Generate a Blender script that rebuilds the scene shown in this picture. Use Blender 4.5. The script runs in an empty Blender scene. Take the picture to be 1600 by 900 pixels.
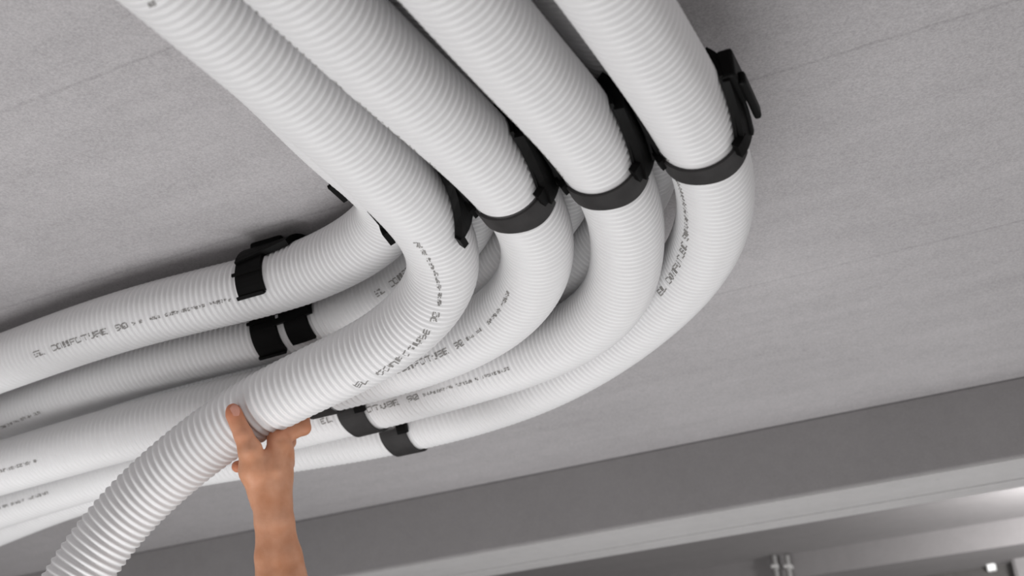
import bpy, math, random
import numpy as np
from mathutils import Matrix, Vector

# ------------------------------------------------------------------ camera, world, lights
scene = bpy.context.scene
col = scene.collection
EYE = np.array([0.0, 0.0, 1.55])            # camera 1.55 m above the floor
FPX, PITCH, ROLL = 1923.6, 0.4779, -0.0525   # focal length in px of a 1600 px wide frame
_f = np.array([0, math.cos(PITCH), math.sin(PITCH)])
_r0 = np.array([1.0, 0, 0]); _u0 = np.cross(_r0, _f)
CR = math.cos(ROLL) * _r0 + math.sin(ROLL) * _u0
CU = -math.sin(ROLL) * _r0 + math.cos(ROLL) * _u0
CF = _f

def at(px, py, depth):
    """point seen at (px, py) of the 1600x900 frame, `depth` metres along the optical axis"""
    return EYE + CF * depth + CR * ((px - 800) * depth / FPX) + CU * ((450 - py) * depth / FPX)

def on_plane(px, py, z):
    d = CF + CR * ((px - 800) / FPX) + CU * ((450 - py) / FPX)
    return EYE + d * ((z - EYE[2]) / d[2])

cam_data = bpy.data.cameras.new('camera')
cam = bpy.data.objects.new('camera', cam_data)
col.objects.link(cam)
cam_data.sensor_width = 36.0
cam_data.lens = FPX / 1600 * 36.0
cam_data.clip_start = 0.05
M = Matrix(((CR[0], CU[0], -CF[0], EYE[0]), (CR[1], CU[1], -CF[1], EYE[1]), (CR[2], CU[2], -CF[2], EYE[2]), (0, 0, 0, 1)))
cam.matrix_world = M
cam_data.dof.use_dof = True
cam_data.dof.focus_distance = 1.55
cam_data.dof.aperture_fstop = 5.0
scene.camera = cam

world = bpy.data.worlds.new('world')
scene.world = world
world.use_nodes = True
world.node_tree.nodes['Background'].inputs[0].default_value = (1.0, 0.975, 0.97, 1)
world.node_tree.nodes['Background'].inputs[1].default_value = 0.70

def area(name, loc, target, size, power, colr=(1, 1, 1)):
    l = bpy.data.lights.new(name, 'AREA'); l.shape = 'SQUARE'; l.size = size; l.energy = power; l.color = colr
    o = bpy.data.objects.new(name, l); col.objects.link(o)
    o.location = loc
    o.rotation_euler = (Vector(target) - Vector(loc)).to_track_quat('-Z', 'Y').to_euler()
    return o

wl = area('work_light', (-0.72, 1.52, 0.20), (-0.12, 1.9, 2.3), 0.5, 47)       # strip flood on the floor under the far bay
area('side_light', (2.3, 2.1, 0.75), (0.0, 1.6, 2.3), 1.0, 13)                # unseen fill added at the right to brighten duct edges and hand
wl.data.shape = 'RECTANGLE'; wl.data.size = 3.2; wl.data.size_y = 0.5
wl.rotation_euler = (Matrix.Rotation(math.radians(24), 3, 'Z') @ Matrix.Rotation(math.radians(180 + 10), 3, 'X')).to_euler()

scene.view_settings.view_transform = 'Standard'
scene.view_settings.look = 'None'
scene.view_settings.gamma = 1.0
scene.view_settings.use_curve_mapping = False
scene.view_settings.exposure = 0.02

# ------------------------------------------------------------------ helpers
def mesh_obj(name, verts, faces, mat, parent=None, smooth=True):
    me = bpy.data.meshes.new(name)
    verts = np.asarray(verts, dtype=np.float32)
    if isinstance(faces, np.ndarray):
        n, k = faces.shape
        me.vertices.add(len(verts)); me.vertices.foreach_set('co', verts.ravel())
        me.loops.add(n * k); me.loops.foreach_set('vertex_index', faces.astype(np.int32).ravel())
        me.polygons.add(n)
        me.polygons.foreach_set('loop_start', np.arange(0, n * k, k, dtype=np.int32))
        me.update(calc_edges=True)
    else:
        me.from_pydata([tuple(map(float, v)) for v in verts], [], faces)
    me.validate()
    me.polygons.foreach_set('use_smooth', np.full(len(me.polygons), smooth, dtype=bool))
    me.materials.append(mat)
    o = bpy.data.objects.new(name, me)
    col.objects.link(o)
    if parent is not None:
        o.parent = parent
        o.matrix_parent_inverse = parent.matrix_world.inverted()
    return o

def empty(name, loc):
    o = bpy.data.objects.new(name, None); o.empty_display_size = 0.02
    col.objects.link(o); o.location = tuple(loc)
    o.matrix_world = Matrix.Translation(Vector(tuple(loc)))
    return o

def tag(o, label=None, cat=None, group=None, kind=None):
    if label: o['label'] = label
    if cat: o['category'] = cat
    if group: o['group'] = group
    if kind: o['kind'] = kind
    return o

def hexa(p8, name, mat, parent=None, bevel=0.0, smooth=False):
    """box from 8 corner points: bottom ring 0-3, top ring 4-7"""
    F = [(3, 2, 1, 0), (4, 5, 6, 7), (0, 1, 5, 4), (1, 2, 6, 5), (2, 3, 7, 6), (3, 0, 4, 7)]
    o = mesh_obj(name, p8, F, mat, parent, smooth)
    if bevel:
        m = o.modifiers.new('bevel', 'BEVEL'); m.width = bevel; m.segments = 2
    return o

# ------------------------------------------------------------------ materials
def new_mat(name):
    m = bpy.data.materials.new(name); m.use_nodes = True
    nt = m.node_tree; b = nt.nodes['Principled BSDF']
    return m, nt, b

def plastic(name, rgb, rough, spec=0.4, noise=0.0):
    m, nt, b = new_mat(name)
    b.inputs['Roughness'].default_value = rough
    b.inputs['Specular IOR Level'].default_value = spec
    tc = nt.nodes.new('ShaderNodeTexCoord'); n = nt.nodes.new('ShaderNodeTexNoise')
    n.inputs['Scale'].default_value = 45; n.inputs['Detail'].default_value = 5
    nt.links.new(tc.outputs['Object'], n.inputs['Vector'])
    r = nt.nodes.new('ShaderNodeValToRGB')
    c0 = [c * (1 - noise) for c in rgb]
    r.color_ramp.elements[0].position = 0.3; r.color_ramp.elements[1].position = 0.7
    r.color_ramp.elements[0].color = (*c0, 1); r.color_ramp.elements[1].color = (*rgb, 1)
    nt.links.new(n.outputs['Fac'], r.inputs['Fac']); nt.links.new(r.outputs['Color'], b.inputs['Base Color'])
    return m

M_DUCT = plastic('white_polyethylene', (0.745, 0.74, 0.745), 0.42, 0.35, 0.03)
M_BLACK = plastic('black_plastic', (0.0028, 0.0026, 0.0025), 0.55, 0.10, 0.3)
M_STRAP = plastic('charcoal_strap', (0.030, 0.028, 0.028), 0.6, 0.3, 0.35)
M_INK = plastic('grey_ink', (0.34, 0.33, 0.32), 0.7, 0.1, 0.3)
M_METAL = plastic('zinc_bolt', (0.45, 0.45, 0.46), 0.3, 0.5, 0.1)
M_WHITE = plastic('white_paint', (0.75, 0.75, 0.74), 0.6, 0.3, 0.05)
M_DARKWALL = plastic('dark_render', (0.09, 0.085, 0.082), 0.9, 0.2, 0.2)
M_CONDUIT = plastic('pale_conduit', (0.55, 0.54, 0.53), 0.5, 0.3, 0.1)
M_BOX = plastic('bright_box', (0.85, 0.85, 0.84), 0.5, 0.3, 0.02)
M_GREYBOX = plastic('grey_box', (0.22, 0.21, 0.21), 0.5, 0.3, 0.1)

def concrete(name, base, streak_rot, contrast=0.10, grain=0.10, joints=()):
    m, nt, b = new_mat(name)
    N = nt.nodes; L = nt.links
    b.inputs['Roughness'].default_value = 0.85
    b.inputs['Specular IOR Level'].default_value = 0.2
    geo = N.new('ShaderNodeNewGeometry')
    mp = N.new('ShaderNodeMapping'); mp.inputs['Rotation'].default_value = (0, 0, streak_rot)
    L.new(geo.outputs['Position'], mp.inputs['Vector'])
    mps = N.new('ShaderNodeMapping'); mps.inputs['Scale'].default_value = (1.1, 9.0, 1.0)
    L.new(mp.outputs['Vector'], mps.inputs['Vector'])
    def noise(vec, scale, detail, rough=0.6):
        n = N.new('ShaderNodeTexNoise'); n.inputs['Scale'].default_value = scale
        n.inputs['Detail'].default_value = detail; n.inputs['Roughness'].default_value = rough
        L.new(vec, n.inputs['Vector']); return n.outputs['Fac']
    streak = noise(mps.outputs['Vector'], 2.2, 6)
    blotch = noise(mp.outputs['Vector'], 2.6, 5, 0.55)
    fine = noise(mp.outputs['Vector'], 330, 2, 0.7)
    mid = noise(mp.outputs['Vector'], 40, 4, 0.65)
    def lin(x, k, c=0.5):                      # (x-c)*k
        s = N.new('ShaderNodeMath'); s.operation = 'SUBTRACT'; s.inputs[1].default_value = c; L.new(x, s.inputs[0])
        t = N.new('ShaderNodeMath'); t.operation = 'MULTIPLY'; t.inputs[1].default_value = k; L.new(s.outputs[0], t.inputs[0])
        return t.outputs[0]
    def add(a, bb):
        s = N.new('ShaderNodeMath'); s.operation = 'ADD'; L.new(a, s.inputs[0])
        if isinstance(bb, float): s.inputs[1].default_value = bb
        else: L.new(bb, s.inputs[1])
        return s.outputs[0]
    v = add(add(lin(streak, contrast * 2.2), lin(blotch, contrast * 2.6)), add(lin(fine, grain * 3.0), lin(mid, 0.16)))
    # small dark pits
    vor = N.new('ShaderNodeTexVoronoi'); vor.inputs['Scale'].default_value = 9
    L.new(mp.outputs['Vector'], vor.inputs['Vector'])
    pit = N.new('ShaderNodeMapRange'); pit.inputs['From Min'].default_value = 0.02; pit.inputs['From Max'].default_value = 0.07
    pit.inputs['To Min'].default_value = -0.10; pit.inputs['To Max'].default_value = 0.0
    L.new(vor.outputs['Distance'], pit.inputs['Value'])
    v = add(add(v, pit.outputs[0]), 1.0)
    sep = N.new('ShaderNodeSeparateXYZ'); L.new(mp.outputs['Vector'], sep.inputs[0])
    for jv in joints:                          # faint formwork joints, broken up by the blotches
        a_ = N.new('ShaderNodeMath'); a_.operation = 'ABSOLUTE'
        L.new(add(sep.outputs['Y'], add(lin(mid, 0.006), -float(jv))), a_.inputs[0])
        r_ = N.new('ShaderNodeMapRange'); r_.interpolation_type = 'SMOOTHSTEP'
        r_.inputs['From Min'].default_value = 0.0; r_.inputs['From Max'].default_value = 0.0045
        r_.inputs['To Min'].default_value = -0.12; r_.inputs['To Max'].default_value = 0.0
        L.new(a_.outputs[0], r_.inputs['Value'])
        v = add(v, r_.outputs[0])
    mx = N.new('ShaderNodeMix'); mx.data_type = 'RGBA'; mx.blend_type = 'MULTIPLY'; mx.inputs['Factor'].default_value = 1
    mx.inputs['A'].default_value = (*base, 1)
    comb = N.new('ShaderNodeCombineColor')
    for i in range(3): L.new(v, comb.inputs[i])
    L.new(comb.outputs[0], mx.inputs['B'])
    L.new(mx.outputs['Result'], b.inputs['Base Color'])
    bp = N.new('ShaderNodeBump'); bp.inputs['Strength'].default_value = 0.12; bp.inputs['Distance'].default_value = 0.004
    L.new(mid, bp.inputs['Height']); L.new(bp.outputs[0], b.inputs['Normal'])
    return m

# ------------------------------------------------------------------ the room: ceiling, beam, far bay, floor
ZCEIL = EYE[2] + 0.885
p1 = on_plane(1600, 588, ZCEIL); p2 = on_plane(200, 866, ZCEIL)
BD = p2 - p1; BD[2] = 0; BD /= np.linalg.norm(BD)          # beam direction (towards the left of the picture)
BN = np.array([BD[1], -BD[0], 0.0])
if BN[1] < 0: BN = -BN                                       # away from the camera
ROTZ = -math.atan2(BD[1], BD[0])
def rot_y(p): return math.sin(ROTZ) * p[0] + math.cos(ROTZ) * p[1]
JOINTS = [rot_y(on_plane(1200, 118, ZCEIL)), rot_y(on_plane(1390, 395, ZCEIL)), rot_y(on_plane(232, 88, ZCEIL))]
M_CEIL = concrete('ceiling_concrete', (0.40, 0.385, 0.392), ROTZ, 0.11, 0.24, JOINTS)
M_BEAM_SHADED = concrete('beam_shaded_concrete', (0.27, 0.26, 0.262), ROTZ, 0.07, 0.10)  # base colour lowered so the beam's near face looks shaded
M_FLOOR = concrete('floor_concrete', (0.42, 0.41, 0.40), 0, 0.1, 0.1)
BO = p1 + 0.0                                                # a point of the ceiling/beam line

def slab(name, u0, u1, v0, v1, z0, z1, mat, kind='structure', parent=None, bevel=0.0):
    """box laid out along the beam: u along it (to the left), v away from the camera, both from BO"""
    c = []
    for z in (z0, z1):
        for u, v in ((u0, v0), (u1, v0), (u1, v1), (u0, v1)):
            q = BO + BD * u + BN * v; c.append((q[0], q[1], z))
    o = hexa(c, name, mat, parent, bevel)
    if kind: tag(o, kind=kind)
    return o

ZBEAM = ZCEIL - 0.153
q = on_plane(1280, 806, ZBEAM) - BO
BEAM_D = float(np.dot(q, BN))
slab('ceiling', -3.5, 5.5, -5.0, BEAM_D, ZCEIL, ZCEIL + 0.2, M_CEIL)
M_TRIM_LIT = concrete('trim_lit_concrete', (0.46, 0.45, 0.45), ROTZ, 0.07, 0.10)  # paler concrete, carries the brightness of the lit beam underside in its colour
M_BAY_SHADED = concrete('far_bay_shaded_concrete', (0.20, 0.19, 0.19), ROTZ, 0.07, 0.10)  # darkened colour stands in for the shade on the far bay ceiling
slab('ceiling_far', -3.5, 5.5, BEAM_D, 4.0, ZCEIL, ZCEIL + 0.2, M_BAY_SHADED)
beam = slab('ceiling_beam', -3.5, 5.5, 0.0, BEAM_D, ZBEAM, ZCEIL, M_BEAM_SHADED, bevel=0.004)
slab('trim_lit_underside', -3.5, 5.5, 0.004, BEAM_D - 0.034, ZBEAM - 0.003, ZBEAM + 0.01, M_TRIM_LIT)  # added strip that paints the beam underside as lit
slab('trim_1', -3.5, 5.5, BEAM_D - 0.03, BEAM_D + 0.022, ZBEAM - 0.005, ZBEAM + 0.02, M_TRIM_LIT, bevel=0.002)
q = on_plane(1440, 833, ZCEIL) - BO
WALL_V = float(np.dot(q, BN))
ZLINT = ZCEIL - 0.068
slab('wall_far', -3.5, 5.5, WALL_V, WALL_V + 0.35, ZLINT, ZCEIL, M_BAY_SHADED)
slab('wall_back', -3.5, 5.5, WALL_V + 0.20, WALL_V + 0.45, 0.0, ZLINT, M_DARKWALL)
slab('floor', -3.5, 5.5, -5.0, 4.0, -0.1, 0.0, M_FLOOR)
BL = on_plane(1760, 850, ZCEIL - 0.20)
area('bay_light', (BL[0], BL[1], BL[2]), (BL[0] - 0.1, BL[1] + 0.4, BL[2] + 0.25), 0.12, 6.0)     # lamp of the next bay
PATHS = {
    'A': [(-0.5083, 0.3456, 0.7355), (-0.4858, 0.3907, 0.7355), (-0.4633, 0.4357, 0.7355), (-0.4408, 0.4808, 0.7355), (-0.4183, 0.5258, 0.7355), (-0.3959, 0.5708, 0.7355), (-0.3734, 0.6159, 0.7355), (-0.3509, 0.6609, 0.7355), (-0.3284, 0.706, 0.7355), (-0.3059, 0.751, 0.7355), (-0.2836, 0.7961, 0.7354), (-0.2614, 0.8413, 0.7352), (-0.2394, 0.8866, 0.735), (-0.2176, 0.932, 0.7349), (-0.1962, 0.9775, 0.7349), (-0.1752, 1.0233, 0.7349), (-0.155, 1.0694, 0.7348), (-0.1357, 1.1159, 0.7347), (-0.1175, 1.1629, 0.735), (-0.1013, 1.2105, 0.7352), (-0.089, 1.2593, 0.7348), (-0.0832, 1.3092, 0.7323), (-0.0876, 1.3588, 0.7263), (-0.1063, 1.4042, 0.7159), (-0.1366, 1.4423, 0.7036), (-0.1739, 1.474, 0.6922), (-0.2152, 1.5012, 0.6831), (-0.2583, 1.5262, 0.6754), (-0.3018, 1.5502, 0.6675), (-0.3452, 1.5739, 0.6578), (-0.3879, 1.5973, 0.6453), (-0.4299, 1.6199, 0.6291), (-0.471, 1.6408, 0.6089), (-0.5109, 1.6593, 0.5845), (-0.5489, 1.6747, 0.5554), (-0.5836, 1.6872, 0.5212), (-0.614, 1.6967, 0.4822), (-0.6401, 1.7035, 0.4397), (-0.6621, 1.708, 0.3947), (-0.68, 1.711, 0.3478), (-0.6939, 1.713, 0.2994), (-0.704, 1.7142, 0.2501), (-0.711, 1.7148, 0.2003), (-0.716, 1.715, 0.1502), (-0.72, 1.715, 0.1)],
    'B': [(-0.4019, 0.357, 0.735), (-0.3794, 0.4021, 0.735), (-0.3569, 0.4471, 0.735), (-0.3343, 0.4922, 0.735), (-0.3118, 0.5373, 0.735), (-0.2893, 0.5824, 0.735), (-0.2668, 0.6275, 0.735), (-0.2443, 0.6726, 0.735), (-0.2218, 0.7177, 0.735), (-0.1993, 0.7628, 0.735), (-0.1769, 0.8079, 0.735), (-0.1546, 0.8531, 0.735), (-0.132, 0.8981, 0.735), (-0.1089, 0.9429, 0.735), (-0.0853, 0.9874, 0.735), (-0.0615, 1.0319, 0.735), (-0.0383, 1.0766, 0.735), (-0.0164, 1.1219, 0.735), (0.0033, 1.1684, 0.735), (0.0191, 1.2162, 0.735), (0.0296, 1.2654, 0.735), (0.0335, 1.3156, 0.735), (0.0303, 1.3659, 0.735), (0.02, 1.4152, 0.735), (0.0026, 1.4624, 0.735), (-0.0217, 1.5065, 0.735), (-0.0523, 1.5465, 0.735), (-0.0881, 1.5819, 0.735), (-0.128, 1.6127, 0.7349), (-0.1708, 1.6392, 0.7347), (-0.2157, 1.6621, 0.7343), (-0.2617, 1.6826, 0.7336), (-0.3085, 1.7014, 0.7326), (-0.3556, 1.7192, 0.7313), (-0.4028, 1.7366, 0.7299), (-0.4501, 1.7541, 0.7284), (-0.4972, 1.7719, 0.7268), (-0.5441, 1.7903, 0.7253), (-0.5907, 1.8094, 0.7238), (-0.6369, 1.8294, 0.7225), (-0.6828, 1.8503, 0.7214), (-0.7282, 1.8721, 0.7205), (-0.7733, 1.8945, 0.7198), (-0.8183, 1.9172, 0.7191), (-0.8632, 1.94, 0.7186), (-0.9081, 1.9629, 0.718), (-0.9531, 1.9857, 0.7174), (-0.998, 2.0086, 0.7168), (-1.0429, 2.0314, 0.7162), (-1.0878, 2.0543, 0.7156), (-1.1327, 2.0771, 0.715), (-1.1776, 2.1, 0.7144)],
    'C': [(-0.2659, 0.3772, 0.735), (-0.2434, 0.4221, 0.735), (-0.221, 0.467, 0.735), (-0.1986, 0.5119, 0.735), (-0.1761, 0.5569, 0.735), (-0.1537, 0.6018, 0.735), (-0.1313, 0.6467, 0.735), (-0.1088, 0.6916, 0.735), (-0.0864, 0.7366, 0.735), (-0.064, 0.7815, 0.735), (-0.0417, 0.8265, 0.735), (-0.0196, 0.8716, 0.735), (0.0028, 0.9165, 0.735), (0.0255, 0.9613, 0.735), (0.0485, 1.0059, 0.735), (0.0708, 1.0509, 0.735), (0.0916, 1.0966, 0.7349), (0.11, 1.1434, 0.7345), (0.125, 1.1913, 0.7336), (0.1357, 1.2403, 0.7322), (0.1417, 1.2901, 0.7306), (0.1437, 1.3402, 0.7289), (0.1415, 1.3903, 0.7273), (0.1331, 1.4398, 0.7262), (0.1172, 1.4874, 0.7259), (0.094, 1.5318, 0.7264), (0.0646, 1.5724, 0.7275), (0.0303, 1.6091, 0.729), (-0.0073, 1.6423, 0.7304), (-0.0474, 1.6724, 0.7318), (-0.0892, 1.7002, 0.7328), (-0.1322, 1.7262, 0.7336), (-0.176, 1.7507, 0.734), (-0.2205, 1.7739, 0.7341), (-0.2657, 1.796, 0.734), (-0.3112, 1.817, 0.7337), (-0.3571, 1.8375, 0.7332), (-0.403, 1.8577, 0.7327), (-0.449, 1.878, 0.732), (-0.4948, 1.8986, 0.7314), (-0.5404, 1.9196, 0.7307), (-0.5856, 1.9413, 0.7301), (-0.6306, 1.9637, 0.7295), (-0.6751, 1.9869, 0.729), (-0.7192, 2.0109, 0.7286), (-0.7628, 2.0358, 0.7282), (-0.806, 2.0614, 0.728), (-0.8489, 2.0876, 0.7278), (-0.8915, 2.1142, 0.7277), (-0.934, 2.1409, 0.7277), (-0.9764, 2.1677, 0.7276), (-1.0189, 2.1945, 0.7275), (-1.0614, 2.2213, 0.7274), (-1.1038, 2.2481, 0.7274), (-1.1463, 2.2749, 0.7273), (-1.1887, 2.3017, 0.7272), (-1.2312, 2.3285, 0.7272), (-1.2737, 2.3553, 0.7271), (-1.3161, 2.3821, 0.727)],
    'D': [(-0.1225, 0.4039, 0.735), (-0.0998, 0.4493, 0.735), (-0.0771, 0.4947, 0.735), (-0.0545, 0.5401, 0.735), (-0.0318, 0.5855, 0.735), (-0.0091, 0.6308, 0.735), (0.0135, 0.6762, 0.735), (0.0362, 0.7216, 0.735), (0.0589, 0.767, 0.735), (0.0814, 0.8125, 0.735), (0.1037, 0.8581, 0.735), (0.1256, 0.9039, 0.735), (0.1471, 0.9498, 0.735), (0.1683, 0.9959, 0.735), (0.1887, 1.0424, 0.735), (0.2072, 1.0896, 0.7352), (0.2228, 1.1379, 0.7355), (0.2346, 1.1872, 0.736), (0.2418, 1.2374, 0.7368), (0.2441, 1.2881, 0.7379), (0.2414, 1.3387, 0.7393), (0.2339, 1.3889, 0.7409), (0.2223, 1.4382, 0.7424), (0.2067, 1.4865, 0.7436), (0.1877, 1.5335, 0.7443), (0.1654, 1.5791, 0.7443), (0.1399, 1.6229, 0.7435), (0.1111, 1.6646, 0.7421), (0.0789, 1.7038, 0.7405), (0.0435, 1.7401, 0.7388), (0.0051, 1.7732, 0.7374), (-0.0357, 1.8034, 0.7365), (-0.0784, 1.8307, 0.7358), (-0.1227, 1.8554, 0.7355), (-0.1681, 1.878, 0.7355), (-0.2144, 1.8989, 0.7359), (-0.2612, 1.9184, 0.7365), (-0.3085, 1.9367, 0.7375), (-0.3562, 1.954, 0.7387), (-0.4041, 1.9708, 0.7401), (-0.4519, 1.9877, 0.7417), (-0.4995, 2.0053, 0.7432), (-0.5466, 2.024, 0.7448), (-0.5931, 2.0442, 0.7463), (-0.6389, 2.0661, 0.7476), (-0.6837, 2.0898, 0.7488), (-0.7277, 2.1151, 0.7498), (-0.7708, 2.1418, 0.7506), (-0.8131, 2.1699, 0.7511), (-0.8546, 2.1991, 0.7515), (-0.8954, 2.2293, 0.7517), (-0.9356, 2.2602, 0.7518), (-0.9753, 2.2917, 0.7519), (-1.0149, 2.3235, 0.7519), (-1.0544, 2.3554, 0.7519), (-1.0938, 2.3873, 0.7519), (-1.1333, 2.4192, 0.7519), (-1.1728, 2.4511, 0.7519), (-1.2122, 2.483, 0.7519), (-1.2517, 2.5149, 0.7519), (-1.2912, 2.5468, 0.7519), (-1.3306, 2.5787, 0.7519)],
    'E': [(-0.612, 0.3056, 0.823), (-0.5895, 0.3505, 0.823), (-0.5671, 0.3955, 0.823), (-0.5446, 0.4404, 0.823), (-0.5222, 0.4854, 0.823), (-0.4997, 0.5304, 0.823), (-0.4773, 0.5753, 0.823), (-0.4548, 0.6203, 0.823), (-0.4324, 0.6652, 0.823), (-0.4099, 0.7102, 0.823), (-0.3875, 0.7552, 0.823), (-0.365, 0.8001, 0.823), (-0.3428, 0.8452, 0.823), (-0.3207, 0.8904, 0.823), (-0.2992, 0.9357, 0.823), (-0.2782, 0.9814, 0.823), (-0.2583, 1.0275, 0.823), (-0.2394, 1.0741, 0.823), (-0.2216, 1.1211, 0.823), (-0.2039, 1.1681, 0.823), (-0.1844, 1.2144, 0.823), (-0.1636, 1.2602, 0.823), (-0.1481, 1.3079, 0.823), (-0.1511, 1.3575, 0.823), (-0.173, 1.4025, 0.823), (-0.2048, 1.4414, 0.823), (-0.2422, 1.4749, 0.823), (-0.2832, 1.5039, 0.823), (-0.3274, 1.5278, 0.823), (-0.3734, 1.548, 0.823), (-0.4203, 1.5659, 0.823), (-0.4674, 1.5836, 0.823), (-0.5141, 1.602, 0.823), (-0.5603, 1.6219, 0.823), (-0.6057, 1.6434, 0.823), (-0.6505, 1.6662, 0.823), (-0.6947, 1.6901, 0.823), (-0.7386, 1.7146, 0.823), (-0.7822, 1.7395, 0.823), (-0.8258, 1.7645, 0.823), (-0.8694, 1.7894, 0.823), (-0.9131, 1.8144, 0.823), (-0.9567, 1.8394, 0.823), (-1.0003, 1.8643, 0.823), (-1.0439, 1.8893, 0.823)],
    'F': [(-0.5341, 0.2667, 0.823), (-0.5114, 0.3123, 0.823), (-0.4886, 0.3579, 0.823), (-0.4658, 0.4035, 0.823), (-0.4431, 0.449, 0.823), (-0.4203, 0.4946, 0.823), (-0.3975, 0.5402, 0.823), (-0.3748, 0.5858, 0.823), (-0.352, 0.6314, 0.823), (-0.3293, 0.677, 0.823), (-0.3065, 0.7226, 0.823), (-0.2837, 0.7682, 0.823), (-0.261, 0.8138, 0.823), (-0.2382, 0.8593, 0.823), (-0.2154, 0.9049, 0.823), (-0.1927, 0.9505, 0.823), (-0.1699, 0.9961, 0.823), (-0.1472, 1.0417, 0.823), (-0.1246, 1.0874, 0.823), (-0.103, 1.1336, 0.823), (-0.0836, 1.1806, 0.823), (-0.0672, 1.2289, 0.823), (-0.0558, 1.2785, 0.823), (-0.0522, 1.3293, 0.823), (-0.0594, 1.3796, 0.823), (-0.0776, 1.4271, 0.823), (-0.1021, 1.4717, 0.823), (-0.1308, 1.5138, 0.823), (-0.1631, 1.5532, 0.823), (-0.1992, 1.5891, 0.823), (-0.2387, 1.6213, 0.823), (-0.2811, 1.6495, 0.823), (-0.3255, 1.6745, 0.823), (-0.3713, 1.6968, 0.823), (-0.4179, 1.7174, 0.823), (-0.4648, 1.7375, 0.823), (-0.5115, 1.7577, 0.823), (-0.5579, 1.7788, 0.823), (-0.6037, 1.8012, 0.823), (-0.6486, 1.8252, 0.823), (-0.6929, 1.8504, 0.823), (-0.7364, 1.877, 0.823), (-0.7793, 1.9045, 0.823), (-0.8218, 1.9326, 0.823), (-0.8641, 1.9609, 0.823), (-0.9064, 1.9893, 0.823), (-0.9487, 2.0177, 0.823), (-0.9911, 2.0461, 0.823), (-1.0334, 2.0745, 0.823), (-1.0757, 2.1029, 0.823), (-1.118, 2.1313, 0.823), (-1.1603, 2.1597, 0.823)],
    'G': [(-0.3716, 0.3197, 0.823), (-0.349, 0.3648, 0.823), (-0.3265, 0.4099, 0.823), (-0.304, 0.455, 0.823), (-0.2814, 0.5001, 0.823), (-0.2589, 0.5453, 0.823), (-0.2364, 0.5904, 0.823), (-0.2139, 0.6355, 0.823), (-0.1913, 0.6806, 0.823), (-0.1688, 0.7258, 0.823), (-0.1463, 0.7709, 0.823), (-0.1237, 0.816, 0.823), (-0.1012, 0.8611, 0.823), (-0.0787, 0.9062, 0.823), (-0.0562, 0.9514, 0.823), (-0.0336, 0.9965, 0.823), (-0.0111, 1.0416, 0.823), (0.0112, 1.0869, 0.823), (0.0321, 1.1327, 0.823), (0.0503, 1.1797, 0.823), (0.0636, 1.2284, 0.823), (0.0693, 1.2784, 0.823), (0.0652, 1.3286, 0.823), (0.0512, 1.377, 0.823), (0.0302, 1.4228, 0.823), (0.0075, 1.4678, 0.823), (-0.0143, 1.5133, 0.823), (-0.039, 1.5573, 0.823), (-0.0699, 1.5971, 0.823), (-0.1055, 1.6328, 0.823), (-0.144, 1.6653, 0.823), (-0.1845, 1.6953, 0.823), (-0.2267, 1.7229, 0.823), (-0.2702, 1.7484, 0.823), (-0.3148, 1.7719, 0.823), (-0.3601, 1.7941, 0.823), (-0.4058, 1.8154, 0.823), (-0.4517, 1.8365, 0.823), (-0.4974, 1.8578, 0.823), (-0.5427, 1.8799, 0.823), (-0.5875, 1.903, 0.823), (-0.6318, 1.9271, 0.823), (-0.6755, 1.9523, 0.823), (-0.7185, 1.9786, 0.823), (-0.761, 2.0059, 0.823), (-0.803, 2.0338, 0.823), (-0.8446, 2.0622, 0.823), (-0.886, 2.091, 0.823), (-0.9271, 2.1202, 0.823), (-0.968, 2.1497, 0.823), (-1.0087, 2.1795, 0.823), (-1.0492, 2.2096, 0.823), (-1.0896, 2.2398, 0.823), (-1.13, 2.27, 0.823)],
    'H': [(-0.2594, 0.2636, 0.823), (-0.2367, 0.309, 0.823), (-0.214, 0.3544, 0.823), (-0.1913, 0.3998, 0.823), (-0.1687, 0.4452, 0.823), (-0.146, 0.4906, 0.823), (-0.1233, 0.536, 0.823), (-0.1006, 0.5814, 0.823), (-0.078, 0.6268, 0.823), (-0.0553, 0.6722, 0.823), (-0.0326, 0.7176, 0.823), (-0.01, 0.7631, 0.823), (0.0127, 0.8085, 0.823), (0.0354, 0.8539, 0.823), (0.0581, 0.8993, 0.823), (0.0808, 0.9447, 0.823), (0.1034, 0.9901, 0.823), (0.1253, 1.0359, 0.823), (0.1439, 1.0831, 0.823), (0.1574, 1.132, 0.823), (0.1662, 1.182, 0.823), (0.1703, 1.2325, 0.823), (0.1694, 1.2833, 0.823), (0.1631, 1.3336, 0.823), (0.152, 1.3831, 0.823), (0.1367, 1.4315, 0.823), (0.1184, 1.4788, 0.823), (0.0982, 1.5254, 0.823), (0.0759, 1.571, 0.823), (0.0506, 1.6149, 0.823), (0.0222, 1.657, 0.823), (-0.0083, 1.6976, 0.823), (-0.0405, 1.7368, 0.8231), (-0.0757, 1.7734, 0.8235), (-0.1144, 1.8061, 0.8246), (-0.1559, 1.8352, 0.8262), (-0.1991, 1.8618, 0.8279), (-0.2433, 1.8867, 0.8292), (-0.2882, 1.9104, 0.8303), (-0.3336, 1.933, 0.8313), (-0.3794, 1.9548, 0.8322), (-0.4256, 1.9759, 0.8331), (-0.4721, 1.9963, 0.8338), (-0.5187, 2.0164, 0.8343), (-0.5651, 2.0369, 0.8347), (-0.611, 2.0584, 0.8349), (-0.6564, 2.0813, 0.835), (-0.701, 2.1055, 0.8351), (-0.7449, 2.1309, 0.8351), (-0.7881, 2.1575, 0.8351), (-0.8307, 2.1851, 0.8351), (-0.8728, 2.2134, 0.8351), (-0.9146, 2.2423, 0.8351), (-0.9561, 2.2715, 0.8351), (-0.9975, 2.3009, 0.8351), (-1.0388, 2.3304, 0.8351), (-1.08, 2.36, 0.8351)],
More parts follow.
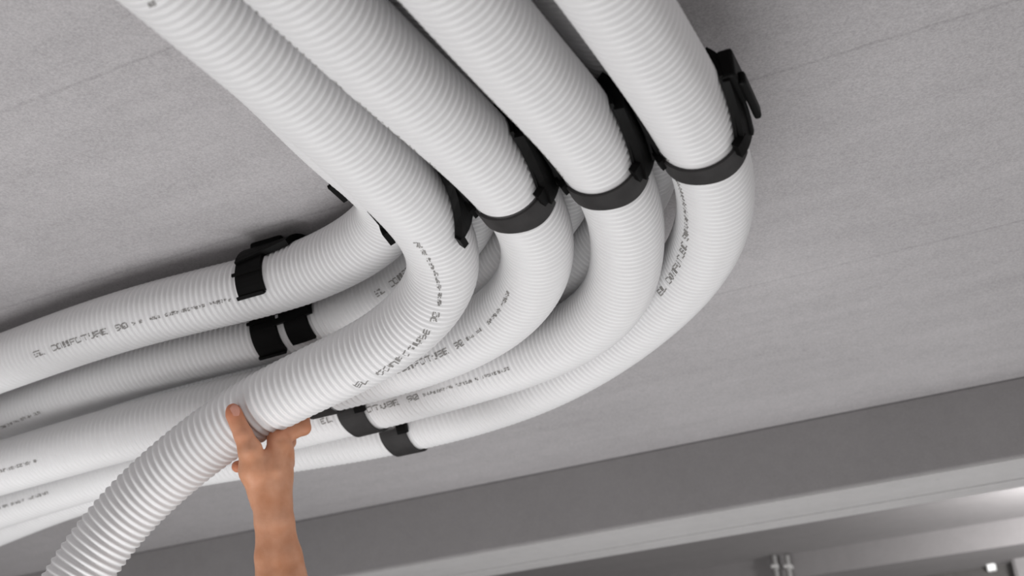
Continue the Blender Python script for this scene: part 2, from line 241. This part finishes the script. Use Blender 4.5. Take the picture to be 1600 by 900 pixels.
}
PITCH0 = 0.0095          # rib spacing of the duct
R_OUT, R_DEP = 0.0450, 0.0032

class Path:
    def __init__(self, pts, n=3000):
        P = np.array(pts) + EYE
        K = len(P)
        Q = np.vstack([2 * P[0] - P[1], P, 2 * P[-1] - P[-2]])
        t = np.linspace(0, K - 1, n); i = np.minimum(t.astype(int), K - 2); f = (t - i)[:, None]
        a, b, c, d = Q[i], Q[i + 1], Q[i + 2], Q[i + 3]
        X = .5 * (2 * b + (c - a) * f + (2 * a - 5 * b + 4 * c - d) * f ** 2 + (3 * b - a - 3 * c + d) * f ** 3)
        s = np.r_[0, np.cumsum(np.linalg.norm(np.diff(X, axis=0), axis=1))]
        self.len = s[-1]
        self.s = np.linspace(0, self.len, n)
        self.X = np.stack([np.interp(self.s, s, X[:, k]) for k in range(3)], 1)
        T = np.gradient(self.X, axis=0); T /= np.linalg.norm(T, axis=1, keepdims=True)
        S = np.cross(T, [0, 0, 1.0]); S /= np.linalg.norm(S, axis=1, keepdims=True)
        self.T, self.S, self.U = T, S, np.cross(S, T)
        self.phase = None
    def _i(self, A, s):
        s = np.asarray(s, float)
        return np.stack([np.interp(s, self.s, A[:, k]) for k in range(3)], -1)
    def frame(self, s):
        return self._i(self.X, s), self._i(self.T, s), self._i(self.S, s), self._i(self.U, s)
    def pt(self, s, th, r):
        """th in degrees: 0 is the underside, positive to the right of the run"""
        X, T, S, U = self.frame(s)
        a = np.radians(np.asarray(th, float))[..., None]; r = np.asarray(r, float)[..., None]
        return X + r * (np.sin(a) * S - np.cos(a) * U)

PHI = np.array([0.0, 0.05, 0.16, 0.32, 0.5, 0.68, 0.84, 0.95])
def rib(ph):
    return R_OUT - R_DEP * (1 - (0.5 - 0.5 * np.cos(2 * np.pi * ph)) ** 1.2)

def make_duct(key, label, s0, s1, seg=40, stretch=None):
    p = Path(PATHS[key])
    s1 = min(s1, p.len)
    # rib phase along the run (a hand-held length is pulled a little longer)
    ss = np.linspace(0, p.len, 4000)
    pitch = np.full_like(ss, PITCH0)
    if stretch: pitch = PITCH0 + (0.0112 - PITCH0) * np.clip((ss - stretch[0]) / (stretch[1] - stretch[0]), 0, 1)
    ph = np.r_[0, np.cumsum(np.diff(ss) / pitch[:-1])]
    p.ph = (ss, ph)
    k0, k1 = int(np.interp(s0, ss, ph)), int(np.interp(s1, ss, ph))
    phs = (np.arange(k0, k1)[:, None] + PHI[None]).ravel()
    sv = np.interp(phs, ph, ss)
    th = np.arange(seg) * 360.0 / seg
    rr = rib(phs)
    V = p.pt(np.repeat(sv, seg), np.tile(th, len(sv)), np.repeat(rr, seg))
    n = len(sv)
    i = np.arange(n - 1)[:, None] * seg; j = np.arange(seg)[None]; j2 = (j + 1) % seg
    Fq = np.stack([i + j, i + j2, i + seg + j2, i + seg + j], -1).reshape(-1, 4)
    # inner wall at the open ends keeps it a real tube
    o = mesh_obj('corrugated_duct', V, Fq[:, ::-1].copy(), M_DUCT)
    tag(o, label, 'duct', 'white corrugated ventilation ducts')
    p.obj = o; p.key = key
    return p

GROUP_TEXT = {
 'E': '11111 10000 10000 11110 10000 10000 11111', 'L': '10000 10000 10000 10000 10000 10000 11111',
 'C': '01110 10001 10000 10000 10000 10001 01110', 'O': '01110 10001 10001 10001 10001 10001 01110',
 'M': '10001 11011 10101 10101 10001 10001 10001', 'F': '11111 10000 10000 11110 10000 10000 10000',
 'T': '11111 00100 00100 00100 00100 00100 00100', 'U': '10001 10001 10001 10001 10001 10001 01110',
 'B': '11110 10001 10001 11110 10001 10001 11110', '9': '01110 10001 10001 01111 00001 00010 01100',
 '0': '01110 10001 10011 10101 11001 10001 01110', ' ': '00000 00000 00000 00000 00000 00000 00000'}

def lettering(p, s_start, theta, seed, smin=0.0, smax=9.0, text='EL COMFOTUBE 90', big=0.186, small=0.172, h=0.0092, up=-1):
    """ink-jet dot print running against the run direction, conforming to the ribs"""
    rnd = random.Random(seed)
    ss, ph = p.ph
    dots = []                      # (s0, s1, row height angles)
    cw = big / len(text)
    dw = cw / 6.0
    for ci, ch in enumerate(text):
        rows = GROUP_TEXT[ch].split()
        for r in range(7):
            for c in range(5):
                if rows[r][c] == '1' and rnd.random() > 0.06:
                    s = s_start - ci * cw - c * dw
                    dots.append((s, s - dw * 1.2, (3 - r) * h / 7, h / 7 * 1.25))
    # the finer, illegible second half of the line
    hs = h * 0.55; cw = 0.0062; n = int(small / cw); s_b = s_start - big - 0.006
    for ci in range(n):
        if rnd.random() < 0.14: continue
        for r in range(5):
            for c in range(3):
                if rnd.random() < 0.62:
                    s = s_b - ci * cw - c * cw / 4
                    dots.append((s, s - cw / 4, (2 - r) * hs / 5, hs / 5))
    V, Fc = [], []
    for (a, b, y, hh) in dots:
        if a > smax or b < smin: continue
        m = 0.5 * (a + b)
        phm = np.interp(m, ss, ph) % 1.0
        if min(phm, 1 - phm) < 0.09 and rnd.random() < 0.45: continue      # the print misses the grooves
        sa = np.array([a, m, b])
        rr = rib(np.interp(sa, ss, ph)) + 0.00035
        t0 = theta + up * math.degrees((y - hh / 2) / R_OUT); t1 = theta + up * math.degrees((y + hh / 2) / R_OUT)
        lo = p.pt(sa, np.full(3, t0), rr); hi = p.pt(sa, np.full(3, t1), rr)
        k = len(V); V += list(lo) + list(hi)
        Fc += [(k, k + 1, k + 4, k + 3), (k + 1, k + 2, k + 5, k + 4)]
    return mesh_obj('printed_lettering', V, Fc, M_INK, p.obj, False)

# ---- things held round a duct -------------------------------------------------
def shell(p, name, s0, s1, th0, th1, r0, r1, mat, parent, ns=7, nt=22, bevel=0.0012, taper=None, wave=0.0, rfun=None):
    """curved plate round the duct; th0/th1 may be (at s0, at s1) pairs"""
    th0 = th0 if isinstance(th0, tuple) else (th0, th0); th1 = th1 if isinstance(th1, tuple) else (th1, th1)
    u = np.linspace(0, 1, ns); v = np.linspace(0, 1, nt)
    Ug, Vg = np.meshgrid(u, v, indexing='ij')
    a = th0[0] + (th0[1] - th0[0]) * Ug; b = th1[0] + (th1[1] - th1[0]) * Ug
    TH = a + (b - a) * Vg
    SS = s0 + (s1 - s0) * Ug
    if wave: SS = SS + wave * np.sin(Vg * 9.0 + 1.0) * Ug
    ro = np.full_like(TH, r1); ri = np.full_like(TH, r0)
    if rfun is not None: d = rfun(Ug, Vg); ro = ro + d; ri = ri + d
    A = p.pt(SS, TH, ro).reshape(-1, 3); B = p.pt(SS, TH, ri).reshape(-1, 3)
    V = np.vstack([A, B]); n = ns * nt; F = []
    idx = lambda i, j, l: l * n + i * nt + j
    for i in range(ns - 1):
        for j in range(nt - 1):
            F.append((idx(i, j, 0), idx(i, j + 1, 0), idx(i + 1, j + 1, 0), idx(i + 1, j, 0)))
            F.append((idx(i, j, 1), idx(i + 1, j, 1), idx(i + 1, j + 1, 1), idx(i, j + 1, 1)))
    for i in range(ns - 1):
        F.append((idx(i, 0, 0), idx(i + 1, 0, 0), idx(i + 1, 0, 1), idx(i, 0, 1)))
        F.append((idx(i, nt - 1, 0), idx(i, nt - 1, 1), idx(i + 1, nt - 1, 1), idx(i + 1, nt - 1, 0)))
    for j in range(nt - 1):
        F.append((idx(0, j, 0), idx(0, j, 1), idx(0, j + 1, 1), idx(0, j + 1, 0)))
        F.append((idx(ns - 1, j, 0), idx(ns - 1, j + 1, 0), idx(ns - 1, j + 1, 1), idx(ns - 1, j, 1)))
    o = mesh_obj(name, V, F, mat, parent, False)
    return o

def lbox(p, name, s, t0, t1, a0, a1, u0, u1, mat, parent, bevel=0.0015, shear=0.0):
    """box in the duct's own frame at s: t along, a sideways (right +), u upwards"""
    X, T, S, U = p.frame(s)
    c = [X + T * (t + shear * (1 if u == u1 else 0)) + S * a + U * u for u in (u0, u1) for (t, a) in ((t0, a0), (t1, a0), (t1, a1), (t0, a1))]
    return hexa(c, name, mat, parent, bevel)

def clip(p, s0, s1, th_near, th_far, label, plate=(0.045, 0.0), th_rib=-84, twin=None, group='black clips of the upper layer'):
    """open C-clip hung from the ceiling plate, snapped over a duct of the upper layer"""
    sm = 0.5 * (s0 + s1)
    e = empty('duct_clip', p.pt(sm, 180, 0.055))
    tag(e, label, 'clip', group)
    shell(p, 'band', s0, s1, th_near, th_far - 360 if th_far > 0 else th_far, 0.0456, 0.0505, M_BLACK, e, nt=26)
    shell(p, 'rib', s0 - 0.001, s1 + 0.0035, th_rib - 2.5, th_rib + 2.5, 0.0502, 0.0530, M_BLACK, e, ns=2, nt=3)
    shell(p, 'lip', s0 + 0.001, s1 + 0.002, th_near - 3, th_near + 2.5, 0.0458, 0.0535, M_BLACK, e, ns=2, nt=3)
    zc = ZCEIL - p.frame(sm)[0][2]
    # saddle hugging the top of the duct, longer on one side, and the block screwed to the ceiling
    shell(p, 'saddle', s0 - plate[0], s1 + plate[1], (-122, -104), (-238, -250), 0.0457, 0.0545, M_BLACK, e, nt=16)
    lbox(p, 'mount_block', sm, -0.030, 0.022, -0.020, 0.020, 0.046, zc, M_BLACK, e, 0.003)
    if twin:
        shell(p, 'band', twin[0], twin[1], twin[2], -110, 0.0456, 0.0500, M_BLACK, e, nt=12)
        b_ = shell(p, 'bolt', twin[1] + 0.004, twin[1] + 0.009, -84, -79, 0.0545, 0.0560, M_METAL, e, ns=2, nt=3)
        shell(p, 'saddle', twin[0] - 0.012, s0, -70, -118, 0.0457, 0.0555, M_BLACK, e, nt=6)
    return e

def clamp(p, sb0, s0, s1, label, near=(-95, -62), right=(88, 50), side=0.010, latch=False, group='black clamps with strap on the lower layer'):
    """hinged clamp: black body over the duct, charcoal strap closing it underneath"""
    e = empty('duct_clamp', p.pt(0.5 * (sb0 + s1), 0, 0.0))
    tag(e, label, 'clamp', group)
    shell(p, 'body', sb0, s0 + 0.004, (right[0], right[1]), (360 + near[0], 360 + near[1]), 0.0455, 0.0495, M_BLACK, e, nt=30)
    # thick right-hand cheek
    if side:
        shell(p, 'cheek', sb0 + 0.004, s0 + 0.010, (right[0] - 6, right[1] + 2), (right[0] + 50, right[1] + 70), 0.0485, 0.0495 + side, M_BLACK, e, nt=10)
        shell(p, 'cheek_rib', sb0 + 0.020, s0 + 0.004, (right[0] + 12, right[1] + 22), (right[0] + 18, right[1] + 28), 0.0490, 0.0525 + side, M_BLACK, e, nt=4)
        shell(p, 'hinge', s0 - 0.012, s0 + 0.008, right[1] - 4, right[1] + 14, 0.0470, 0.0560, M_BLACK, e, ns=3, nt=5)
    shell(p, 'strap', s0, s1, near[1] - 4, right[1] + 16, 0.0457, 0.0487, M_STRAP, e, ns=6, nt=28, wave=0.0018)
    shell(p, 'catch', s0 - 0.006, s0 + 0.012, near[1] - 12, near[1] + 6, 0.0465, 0.0535, M_BLACK, e, ns=3, nt=4)
    if latch:
        lbox(p, 'latch', s0 - 0.035, -0.036, 0.034, 0.0600, 0.0680, -0.006, 0.010, M_BLACK, e, 0.003)
        lbox(p, 'latch_block', s0 - 0.055, -0.030, 0.022, 0.046, 0.062, -0.004, 0.030, M_BLACK, e, 0.003)
    return e

# ------------------------------------------------------------------ the eight ducts
dA = make_duct('A', 'white ribbed duct that bends away from the row and is held by the hand', 0.25, 2.2, 48, (1.25, 1.5))
dB = make_duct('B', 'white ribbed duct of the lower row directly beside the hand-held duct', 0.25, 2.55, 44)
dC = make_duct('C', 'white ribbed duct of the lower row, second from the right', 0.25, 2.85, 44)
dD = make_duct('D', 'white ribbed duct at the far right, outermost sweep of the bend', 0.25, 3.0, 44)
dE = make_duct('E', 'white ribbed duct under the ceiling, uppermost at left, with one black clip', 0.25, 2.2, 44)
dF = make_duct('F', 'white ribbed duct under the ceiling, second from top at left', 0.25, 2.55, 40)
dG = make_duct('G', 'shaded white duct of the upper layer, glimpsed between second and third straight ducts', 0.25, 2.5, 32)
dH = make_duct('H', 'shaded white duct of the upper layer behind the gap of the two rightmost ducts', 0.25, 2.7, 32)

lettering(dE, 1.8226, -47.5, 1)
lettering(dF, 1.433, -51, 2, smin=1.2)
lettering(dF, 2.49, -38, 3)
lettering(dA, 1.3118, -6, 4)
lettering(dA, 0.835, 1, 5, smax=0.507, h=0.013)
lettering(dB, 1.4815, -50, 6)
lettering(dB, 2.457, -55, 7)
lettering(dB, 0.80, -52, 8)
lettering(dC, 1.738, -50, 9)
lettering(dC, 2.66, -52, 10)
lettering(dC, 0.815, -61, 11)
lettering(dD, 1.1087, -55, 12)

# ------------------------------------------------------------------ clips and clamps
clip(dE, 1.402, 1.447, -46, 130, 'black clip on the uppermost duct at left, beside its shadow')
clip(dF, 1.638, 1.686, -20, 130, 'black twin clip on the second duct from top at left, above the hand', twin=(1.578, 1.622, -26))
clip(dE, 1.035, 1.075, -70, 130, 'black clip end peeking out behind the hand-held duct at the ceiling')
clip(dF, 0.93, 0.99, -50, 130, 'black clip of the upper layer hidden between hand-held duct and its neighbour', group=None)
clip(dG, 0.915, 0.975, -40, 130, 'black clip of the upper layer seen in the gap above the middle clamps')
clip(dH, 0.933, 0.99, -35, 130, 'black clip of the upper layer seen left of the rightmost clamp')

e = empty('duct_clip', dA.pt(0.95, 180, 0.05))
tag(e, 'black open clip with two arms on the hand-held duct at the bend', 'clip')
shell(dA, 'clip_arm', 0.895, 0.982, (112, 46), (170, 170), 0.0455, 0.0560, M_BLACK, e, nt=14)
shell(dA, 'clip_pin', 0.978, 0.996, 46, 54, 0.0470, 0.0560, M_BLACK, e, ns=3, nt=4)
shell(dA, 'clip_arm', 0.920, 0.985, (-170, -170), (-77, -70), 0.0455, 0.0502, M_BLACK, e, nt=14)
shell(dA, 'lip', 0.960, 0.988, -80, -64, 0.0455, 0.0525, M_BLACK, e, ns=3, nt=4)

clamp(dB, 0.815, 0.900, 0.934, 'black clamp with charcoal strap, leftmost of the three at the bend')
clamp(dC, 0.745, 0.831, 0.864, 'black clamp with charcoal strap, middle of the three at the bend')
clamp(dD, 0.670, 0.755, 0.785, 'black clamp with charcoal strap and latch on the rightmost duct', latch=True, side=0.006)
clamp(dB, 1.555, 1.575, 1.620, 'black clamp with charcoal strap right behind the hand-held duct, above the fingers', near=(-120, -62), right=(80, 70), side=0, group='clamps after the bend')
clamp(dC, 1.645, 1.655, 1.700, 'black clamp with charcoal strap, middle one right of the fingers', near=(-75, -58), right=(80, 70), side=0, group='clamps after the bend')
clamp(dD, 1.712, 1.722, 1.768, 'black clamp with charcoal strap, lowest one right of the fingers', near=(-75, -58), right=(80, 70), side=0, group='clamps after the bend')

# ------------------------------------------------------------------ the arm
def skin_material():
    m, nt, b = new_mat('skin')
    N, L = nt.nodes, nt.links
    b.inputs['Roughness'].default_value = 0.5
    b.inputs['Specular IOR Level'].default_value = 0.35
    b.inputs['Subsurface Weight'].default_value = 0.12
    b.inputs['Subsurface Radius'].default_value = (0.010, 0.004, 0.002)
    b.inputs['Subsurface Scale'].default_value = 0.6
    tc = N.new('ShaderNodeTexCoord')
    n = N.new('ShaderNodeTexNoise'); n.inputs['Scale'].default_value = 38; n.inputs['Detail'].default_value = 4
    L.new(tc.outputs['Object'], n.inputs['Vector'])
    r = N.new('ShaderNodeValToRGB')
    r.color_ramp.elements[0].position = 0.15; r.color_ramp.elements[1].position = 0.85
    r.color_ramp.elements[0].color = (0.50, 0.205, 0.095, 1); r.color_ramp.elements[1].color = (0.72, 0.385, 0.25, 1)
    L.new(n.outputs['Fac'], r.inputs['Fac'])
    at_ = N.new('ShaderNodeAttribute'); at_.attribute_name = 'blush'
    mx = N.new('ShaderNodeMix'); mx.data_type = 'RGBA'
    mx.inputs['B'].default_value = (0.56, 0.17, 0.085, 1)
    L.new(r.outputs['Color'], mx.inputs['A']); L.new(at_.outputs['Fac'], mx.inputs['Factor'])
    L.new(mx.outputs['Result'], b.inputs['Base Color'])
    n2 = N.new('ShaderNodeTexNoise'); n2.inputs['Scale'].default_value = 420; n2.inputs['Detail'].default_value = 3
    L.new(tc.outputs['Object'], n2.inputs['Vector'])
    bp = N.new('ShaderNodeBump'); bp.inputs['Strength'].default_value = 0.15; bp.inputs['Distance'].default_value = 0.001
    L.new(n2.outputs['Fac'], bp.inputs['Height']); L.new(bp.outputs[0], b.inputs['Normal'])
    return m
M_SKIN = skin_material()
M_NAIL = plastic('finger_nail', (0.58, 0.27, 0.20), 0.3, 0.5, 0.05)

def surface_net(fn, lo, hi, h):
    n = np.ceil((hi - lo) / h).astype(int) + 1
    ax = [lo[k] + h * np.arange(n[k]) for k in range(3)]
    Fv = fn(ax)
    ins = Fv < 0
    c = [slice(0, -1), slice(1, None)]
    cnt = np.zeros(n - 1, np.int8)
    for a in (0, 1):
        for b in (0, 1):
            for d in (0, 1): cnt += ins[c[a], c[b], c[d]]
    act = np.argwhere((cnt > 0) & (cnt < 8))
    vid = -np.ones(n - 1, np.int64); vid[tuple(act.T)] = np.arange(len(act))
    acc = np.zeros((len(act), 3)); num = np.zeros(len(act))
    corners = [(a, b, d) for a in (0, 1) for b in (0, 1) for d in (0, 1)]
    for ca in corners:
        for k in range(3):
            if ca[k] == 0:
                cb = list(ca); cb[k] = 1
                fa = Fv[tuple((act + ca).T)]; fb = Fv[tuple((act + cb).T)]
                x = (fa < 0) != (fb < 0)
                t = np.where(x, fa / np.where(x, fa - fb, 1), 0)
                p_ = np.tile(np.array(ca, float), (len(act), 1)); p_[:, k] = t
                acc[x] += p_[x]; num[x] += 1
    V = lo + h * (act + acc / num[:, None])
    faces = []
    for k in range(3):
        i, j = [(1, 2), (2, 0), (0, 1)][k]
        sl0 = [slice(None)] * 3; sl1 = [slice(None)] * 3
        sl0[k] = slice(0, -1); sl1[k] = slice(1, None)
        A, B = ins[tuple(sl0)], ins[tuple(sl1)]
        e_ = np.argwhere(A != B)
        ok = (e_[:, i] > 0) & (e_[:, j] > 0) & (e_[:, i] < n[i] - 1) & (e_[:, j] < n[j] - 1)
        e_ = e_[ok]; fl = A[tuple(e_.T)]
        q = []
        for di, dj in ((-1, -1), (0, -1), (0, 0), (-1, 0)):
            o_ = e_.copy(); o_[:, i] += di; o_[:, j] += dj
            q.append(vid[tuple(o_.T)])
        q = np.stack(q, 1)
        q[~fl] = q[~fl][:, ::-1]
        faces.append(q)
    return V, np.vstack(faces)

def person_arm():
    P = lambda x, y, d: at(x, y, d)
    # groups of tapered capsules: (point a, radius a, point b, radius b, blend)
    prim = []
    def chain(pts, blend):
        for (a, b) in zip(pts[:-1], pts[1:]):
            prim.append((P(*a[:3]), a[3], P(*b[:3]), b[3], blend))
    D = 1.672
    # forearm: thumb-side muscle and back-of-arm muscle with a groove between them
    chain([(454, 1100, 1.590, .034), (432, 950, 1.638, .0255), (422, 870, 1.655, .0195), (417, 815, 1.661, .0158), (410, 775, 1.666, .0150)], .008)
    chain([(478, 1100, 1.590, .036), (458, 950, 1.638, .0285), (446, 870, 1.653, .0215), (438, 815, 1.660, .0178), (431, 770, 1.668, .0175)], .008)
    chain([(460, 1090, 1.620, .036), (440, 900, 1.668, .0280), (428, 815, 1.686, .0180), (424, 770, 1.690, .0190)], .016)
    # palm: wrist to the knuckles
    chain([(428, 790, D, .0185), (424, 745, D + .006, .0200), (436, 697, D + .014, .0145)], .016)
    chain([(430, 790, D + .012, .0190), (433, 740, D + .024, .0175), (441, 703, D + .036, .0140)], .016)
    chain([(424, 785, D + .020, .0190), (431, 748, D + .042, .0170), (440, 722, D + .058, .0135)], .016)
    chain([(420, 785, D + .024, .0180), (424, 755, D + .055, .0155), (434, 742, D + .074, .0125)], .016)
    # raised tendons and knuckles of the back of the hand
    chain([(426, 775, D - .012, .0060), (430, 735, D - .010, .0060), (435, 696, D + .003, .0085)], .010)
    chain([(400, 775, D - .008, .0060), (392, 735, D - .020, .0070), (389, 706, D - .024, .0080)], .010)
    chain([(446, 704, D + .026, .0110), (449, 722, D + .046, .0100)], .008)
    # heel of the hand towards the little finger
    chain([(397, 766, D + .022, .0110), (402, 785, D + .016, .0095)], .005)
    # thumb
    chain([(410, 776, D + .002, .0160), (397, 735, D - .006, .0190), (391, 703, D - .012, .0155)], .010)
    chain([(424, 765, D + .004, .0160), (424, 722, D + .004, .0160)], .010)
    chain([(390, 702, D - .014, .0150), (380, 679, D - .016, .0118), (372, 662, D - .0145, .0103), (366, 648, D - .013, .0101), (364, 641, D - .012, .0092)], .007)
    # index finger: along the underside of the duct, then up behind it
    chain([(436, 692, D + .016, .0140), (434, 684, D + .022, .0136)], .010)
    chain([(434, 683, D + .022, .0128), (456, 674, D + .036, .0108), (474, 669, D + .050, .0106)], .006)
    chain([(474, 668, D + .050, .0102), (474, 645, D + .074, .0092), (462, 615, D + .088, .0086), (446, 597, D + .088, .0078)], .004)
    # middle, ring and little finger: round the back of the duct
    chain([(442, 702, D + .038, .0128), (450, 690, D + .066, .0110), (448, 662, D + .090, .0096), (432, 628, D + .098, .0088), (416, 612, D + .096, .0078)], .004)
    chain([(441, 722, D + .058, .0122), (424, 722, D + .082, .0104), (392, 726, D + .080, .0094), (371, 729, D + .066, .0086)], .004)
    chain([(434, 742, D + .074, .0112), (420, 748, D + .092, .0094), (402, 752, D + .088, .0084), (390, 752, D + .076, .0074)], .004)
    pts = np.array([q for (a, ra, b, rb, k) in prim for q in (a - ra, a + ra, b - rb, b + rb)])
    lo, hi = pts.min(0) - .006, pts.max(0) + .006
    def fn(ax):
        X, Y, Z = np.meshgrid(*[a.astype(np.float32) for a in ax], indexing='ij')
        Fv = None
        for (a, ra, b, rb, k) in prim:
            ab = (b - a); L2 = float(ab @ ab)
            hx = ((X - a[0]) * ab[0] + (Y - a[1]) * ab[1] + (Z - a[2]) * ab[2]) / L2
            np.clip(hx, 0, 1, out=hx)
            d = np.sqrt((X - a[0] - hx * ab[0]) ** 2 + (Y - a[1] - hx * ab[1]) ** 2 + (Z - a[2] - hx * ab[2]) ** 2) - (ra + (rb - ra) * hx)
            if Fv is None: Fv = d
            else:
                t = np.clip(k - np.abs(Fv - d), 0, None) / k
                Fv = np.minimum(Fv, d) - t * t * k * 0.25
        return Fv.astype(np.float64)
    V, Fq = surface_net(fn, lo, hi, 0.0019)
    # light smoothing
    ed = np.vstack([Fq[:, [0, 1]], Fq[:, [1, 2]], Fq[:, [2, 3]], Fq[:, [3, 0]]])
    for _ in range(3):
        S = np.zeros_like(V); C = np.zeros(len(V))
        np.add.at(S, ed[:, 0], V[ed[:, 1]]); np.add.at(C, ed[:, 0], 1)
        np.add.at(S, ed[:, 1], V[ed[:, 0]]); np.add.at(C, ed[:, 1], 1)
        V = V * 0.45 + 0.55 * S / C[:, None]
    # the forearm is smoothed further than the hand
    rel = V - EYE; py = 450 - FPX * (rel @ CU) / (rel @ CF)
    w0 = np.clip((py - 740) / 80, 0, 1)[:, None]
    for it in range(80):
        w = w0 * (0.60 if it % 2 == 0 else -0.615)
        S = np.zeros_like(V); C = np.zeros(len(V))
        np.add.at(S, ed[:, 0], V[ed[:, 1]]); np.add.at(C, ed[:, 0], 1)
        np.add.at(S, ed[:, 1], V[ed[:, 0]]); np.add.at(C, ed[:, 1], 1)
        V = V * (1 - w) + w * S / C[:, None]
    arm = mesh_obj('person', V, Fq, M_SKIN)
    # redder skin at finger tips and knuckles
    bl = np.zeros(len(V))
    for (x, y, d, r, w) in ((364, 640, D - .012, .014, .8), (380, 676, D - .016, .012, .35), (432, 682, D + .020, .014, .4), (480, 668, D + .05, .012, .3), (371, 729, D + .066, .014, .6)):
        bl = np.maximum(bl, w * np.exp(-((V - P(x, y, d)) ** 2).sum(1) / (2 * r * r)))
    a = arm.data.attributes.new('blush', 'FLOAT', 'POINT'); a.data.foreach_set('value', bl.astype(np.float32))
    tag(arm, 'bare raised hand and forearm gripping the loose white duct, thumb up', 'person')
    # thumb nail
    c = P(366.5, 643, D - .0215); ux = P(367.5, 643, D - .0215) - c; ux /= np.linalg.norm(ux)
    uy = P(364.5, 636, D - .0200) - P(368, 650, D - .0215); uy -= ux * (uy @ ux); uy /= np.linalg.norm(uy); un = np.cross(ux, uy)
    if un @ CF > 0: un = -un
    V2, F2 = [], []
    nu, nv = 12, 9
    for i in range(nv):
        for j in range(nu):
            t = 2 * math.pi * j / nu; q = i / (nv - 1)
            x = math.cos(t) * q; y = math.sin(t) * q
            V2.append(c + ux * x * .0066 + uy * y * .0092 + un * (.0016 - .0030 * x * x - .0012 * y * y * y * y))
    for i in range(nv - 1):
        for j in range(nu):
            F2.append((i * nu + j, i * nu + (j + 1) % nu, (i + 1) * nu + (j + 1) % nu, (i + 1) * nu + j))
    nail = mesh_obj('thumb_nail', V2, F2, M_NAIL, arm)
    m = nail.modifiers.new('solid', 'SOLIDIFY'); m.thickness = 0.0012
    nail['label'] = 'pink thumb nail'
    return arm
person_arm()

# ------------------------------------------------------------------ out-of-focus things on the far wall
def wall_point(px, py, v):
    d = CF + CR * ((px - 800) / FPX) + CU * ((450 - py) / FPX)
    return EYE + d * (np.dot(BO + BN * v - EYE, BN) / np.dot(d, BN))

def tube(name, a, b, r, mat, parent, n=12):
    a, b = np.array(a), np.array(b); t = (b - a) / np.linalg.norm(b - a)
    x = np.cross(t, [0.3, 0.8, 0.1]); x /= np.linalg.norm(x); y = np.cross(t, x)
    V = [c + r * (math.cos(2 * math.pi * i / n) * x + math.sin(2 * math.pi * i / n) * y) for c in (a, b) for i in range(n)]
    F = [(i, (i + 1) % n, n + (i + 1) % n, n + i) for i in range(n)] + [tuple(range(n))[::-1], tuple(range(n, 2 * n))]
    return mesh_obj(name, V, F, mat, parent, True)

VB = WALL_V + 0.20
for (px, lab) in ((1211, 'blurred pale conduit, left of the pair on the dark far wall'), (1231, 'blurred pale conduit, right of the pair on the dark far wall')):
    c = wall_point(px, 884, WALL_V - 0.02); top = wall_point(px, 868, WALL_V - 0.02)
    e = empty('wall_conduit', (c[0], c[1], 0.3)); tag(e, lab, 'conduit', 'pale conduits on the far wall')
    tube('conduit_tube', (c[0], c[1], 0.3), (c[0], c[1], top[2]), 0.0075, M_CONDUIT, e)
    k = [c + BD * du + BN * dv + np.array([0, 0, dz]) for dz in (-0.006, 0.002) for du, dv in ((-0.010, -0.009), (0.010, -0.009), (0.010, 0.020), (-0.010, 0.020))]
    hexa(k, 'conduit_saddle', M_CONDUIT, e, 0.001)

def wall_box(name, px, py, w, h, depth, mat, label, cat):
    c = wall_point(px, py, VB)
    e = empty(name, (c[0], c[1], c[2] - h / 2)); tag(e, label, cat)
    for nm, ww, hh, d0, d1 in (('box_body', w, h, -depth, 0.0), ('box_cover', w * 0.86, h * 0.86, -depth - 0.006, -depth + 0.001)):
        k = [c + BD * du + BN * dv + np.array([0, 0, dz]) for dz in (-hh / 2, hh / 2) for du, dv in ((-ww / 2, d0), (ww / 2, d0), (ww / 2, d1), (-ww / 2, d1))]
        hexa(k, nm, mat, e, 0.003)
    return e
wall_box('junction_box', 1548, 880, 0.024, 0.048, 0.02, M_BOX, 'small blurred white box on the dark far wall at lower right', 'box')
wall_box('control_cabinet', 1610, 885, 0.085, 0.11, 0.04, M_GREYBOX, 'blurred grey cabinet cut off by the lower right corner', 'cabinet')
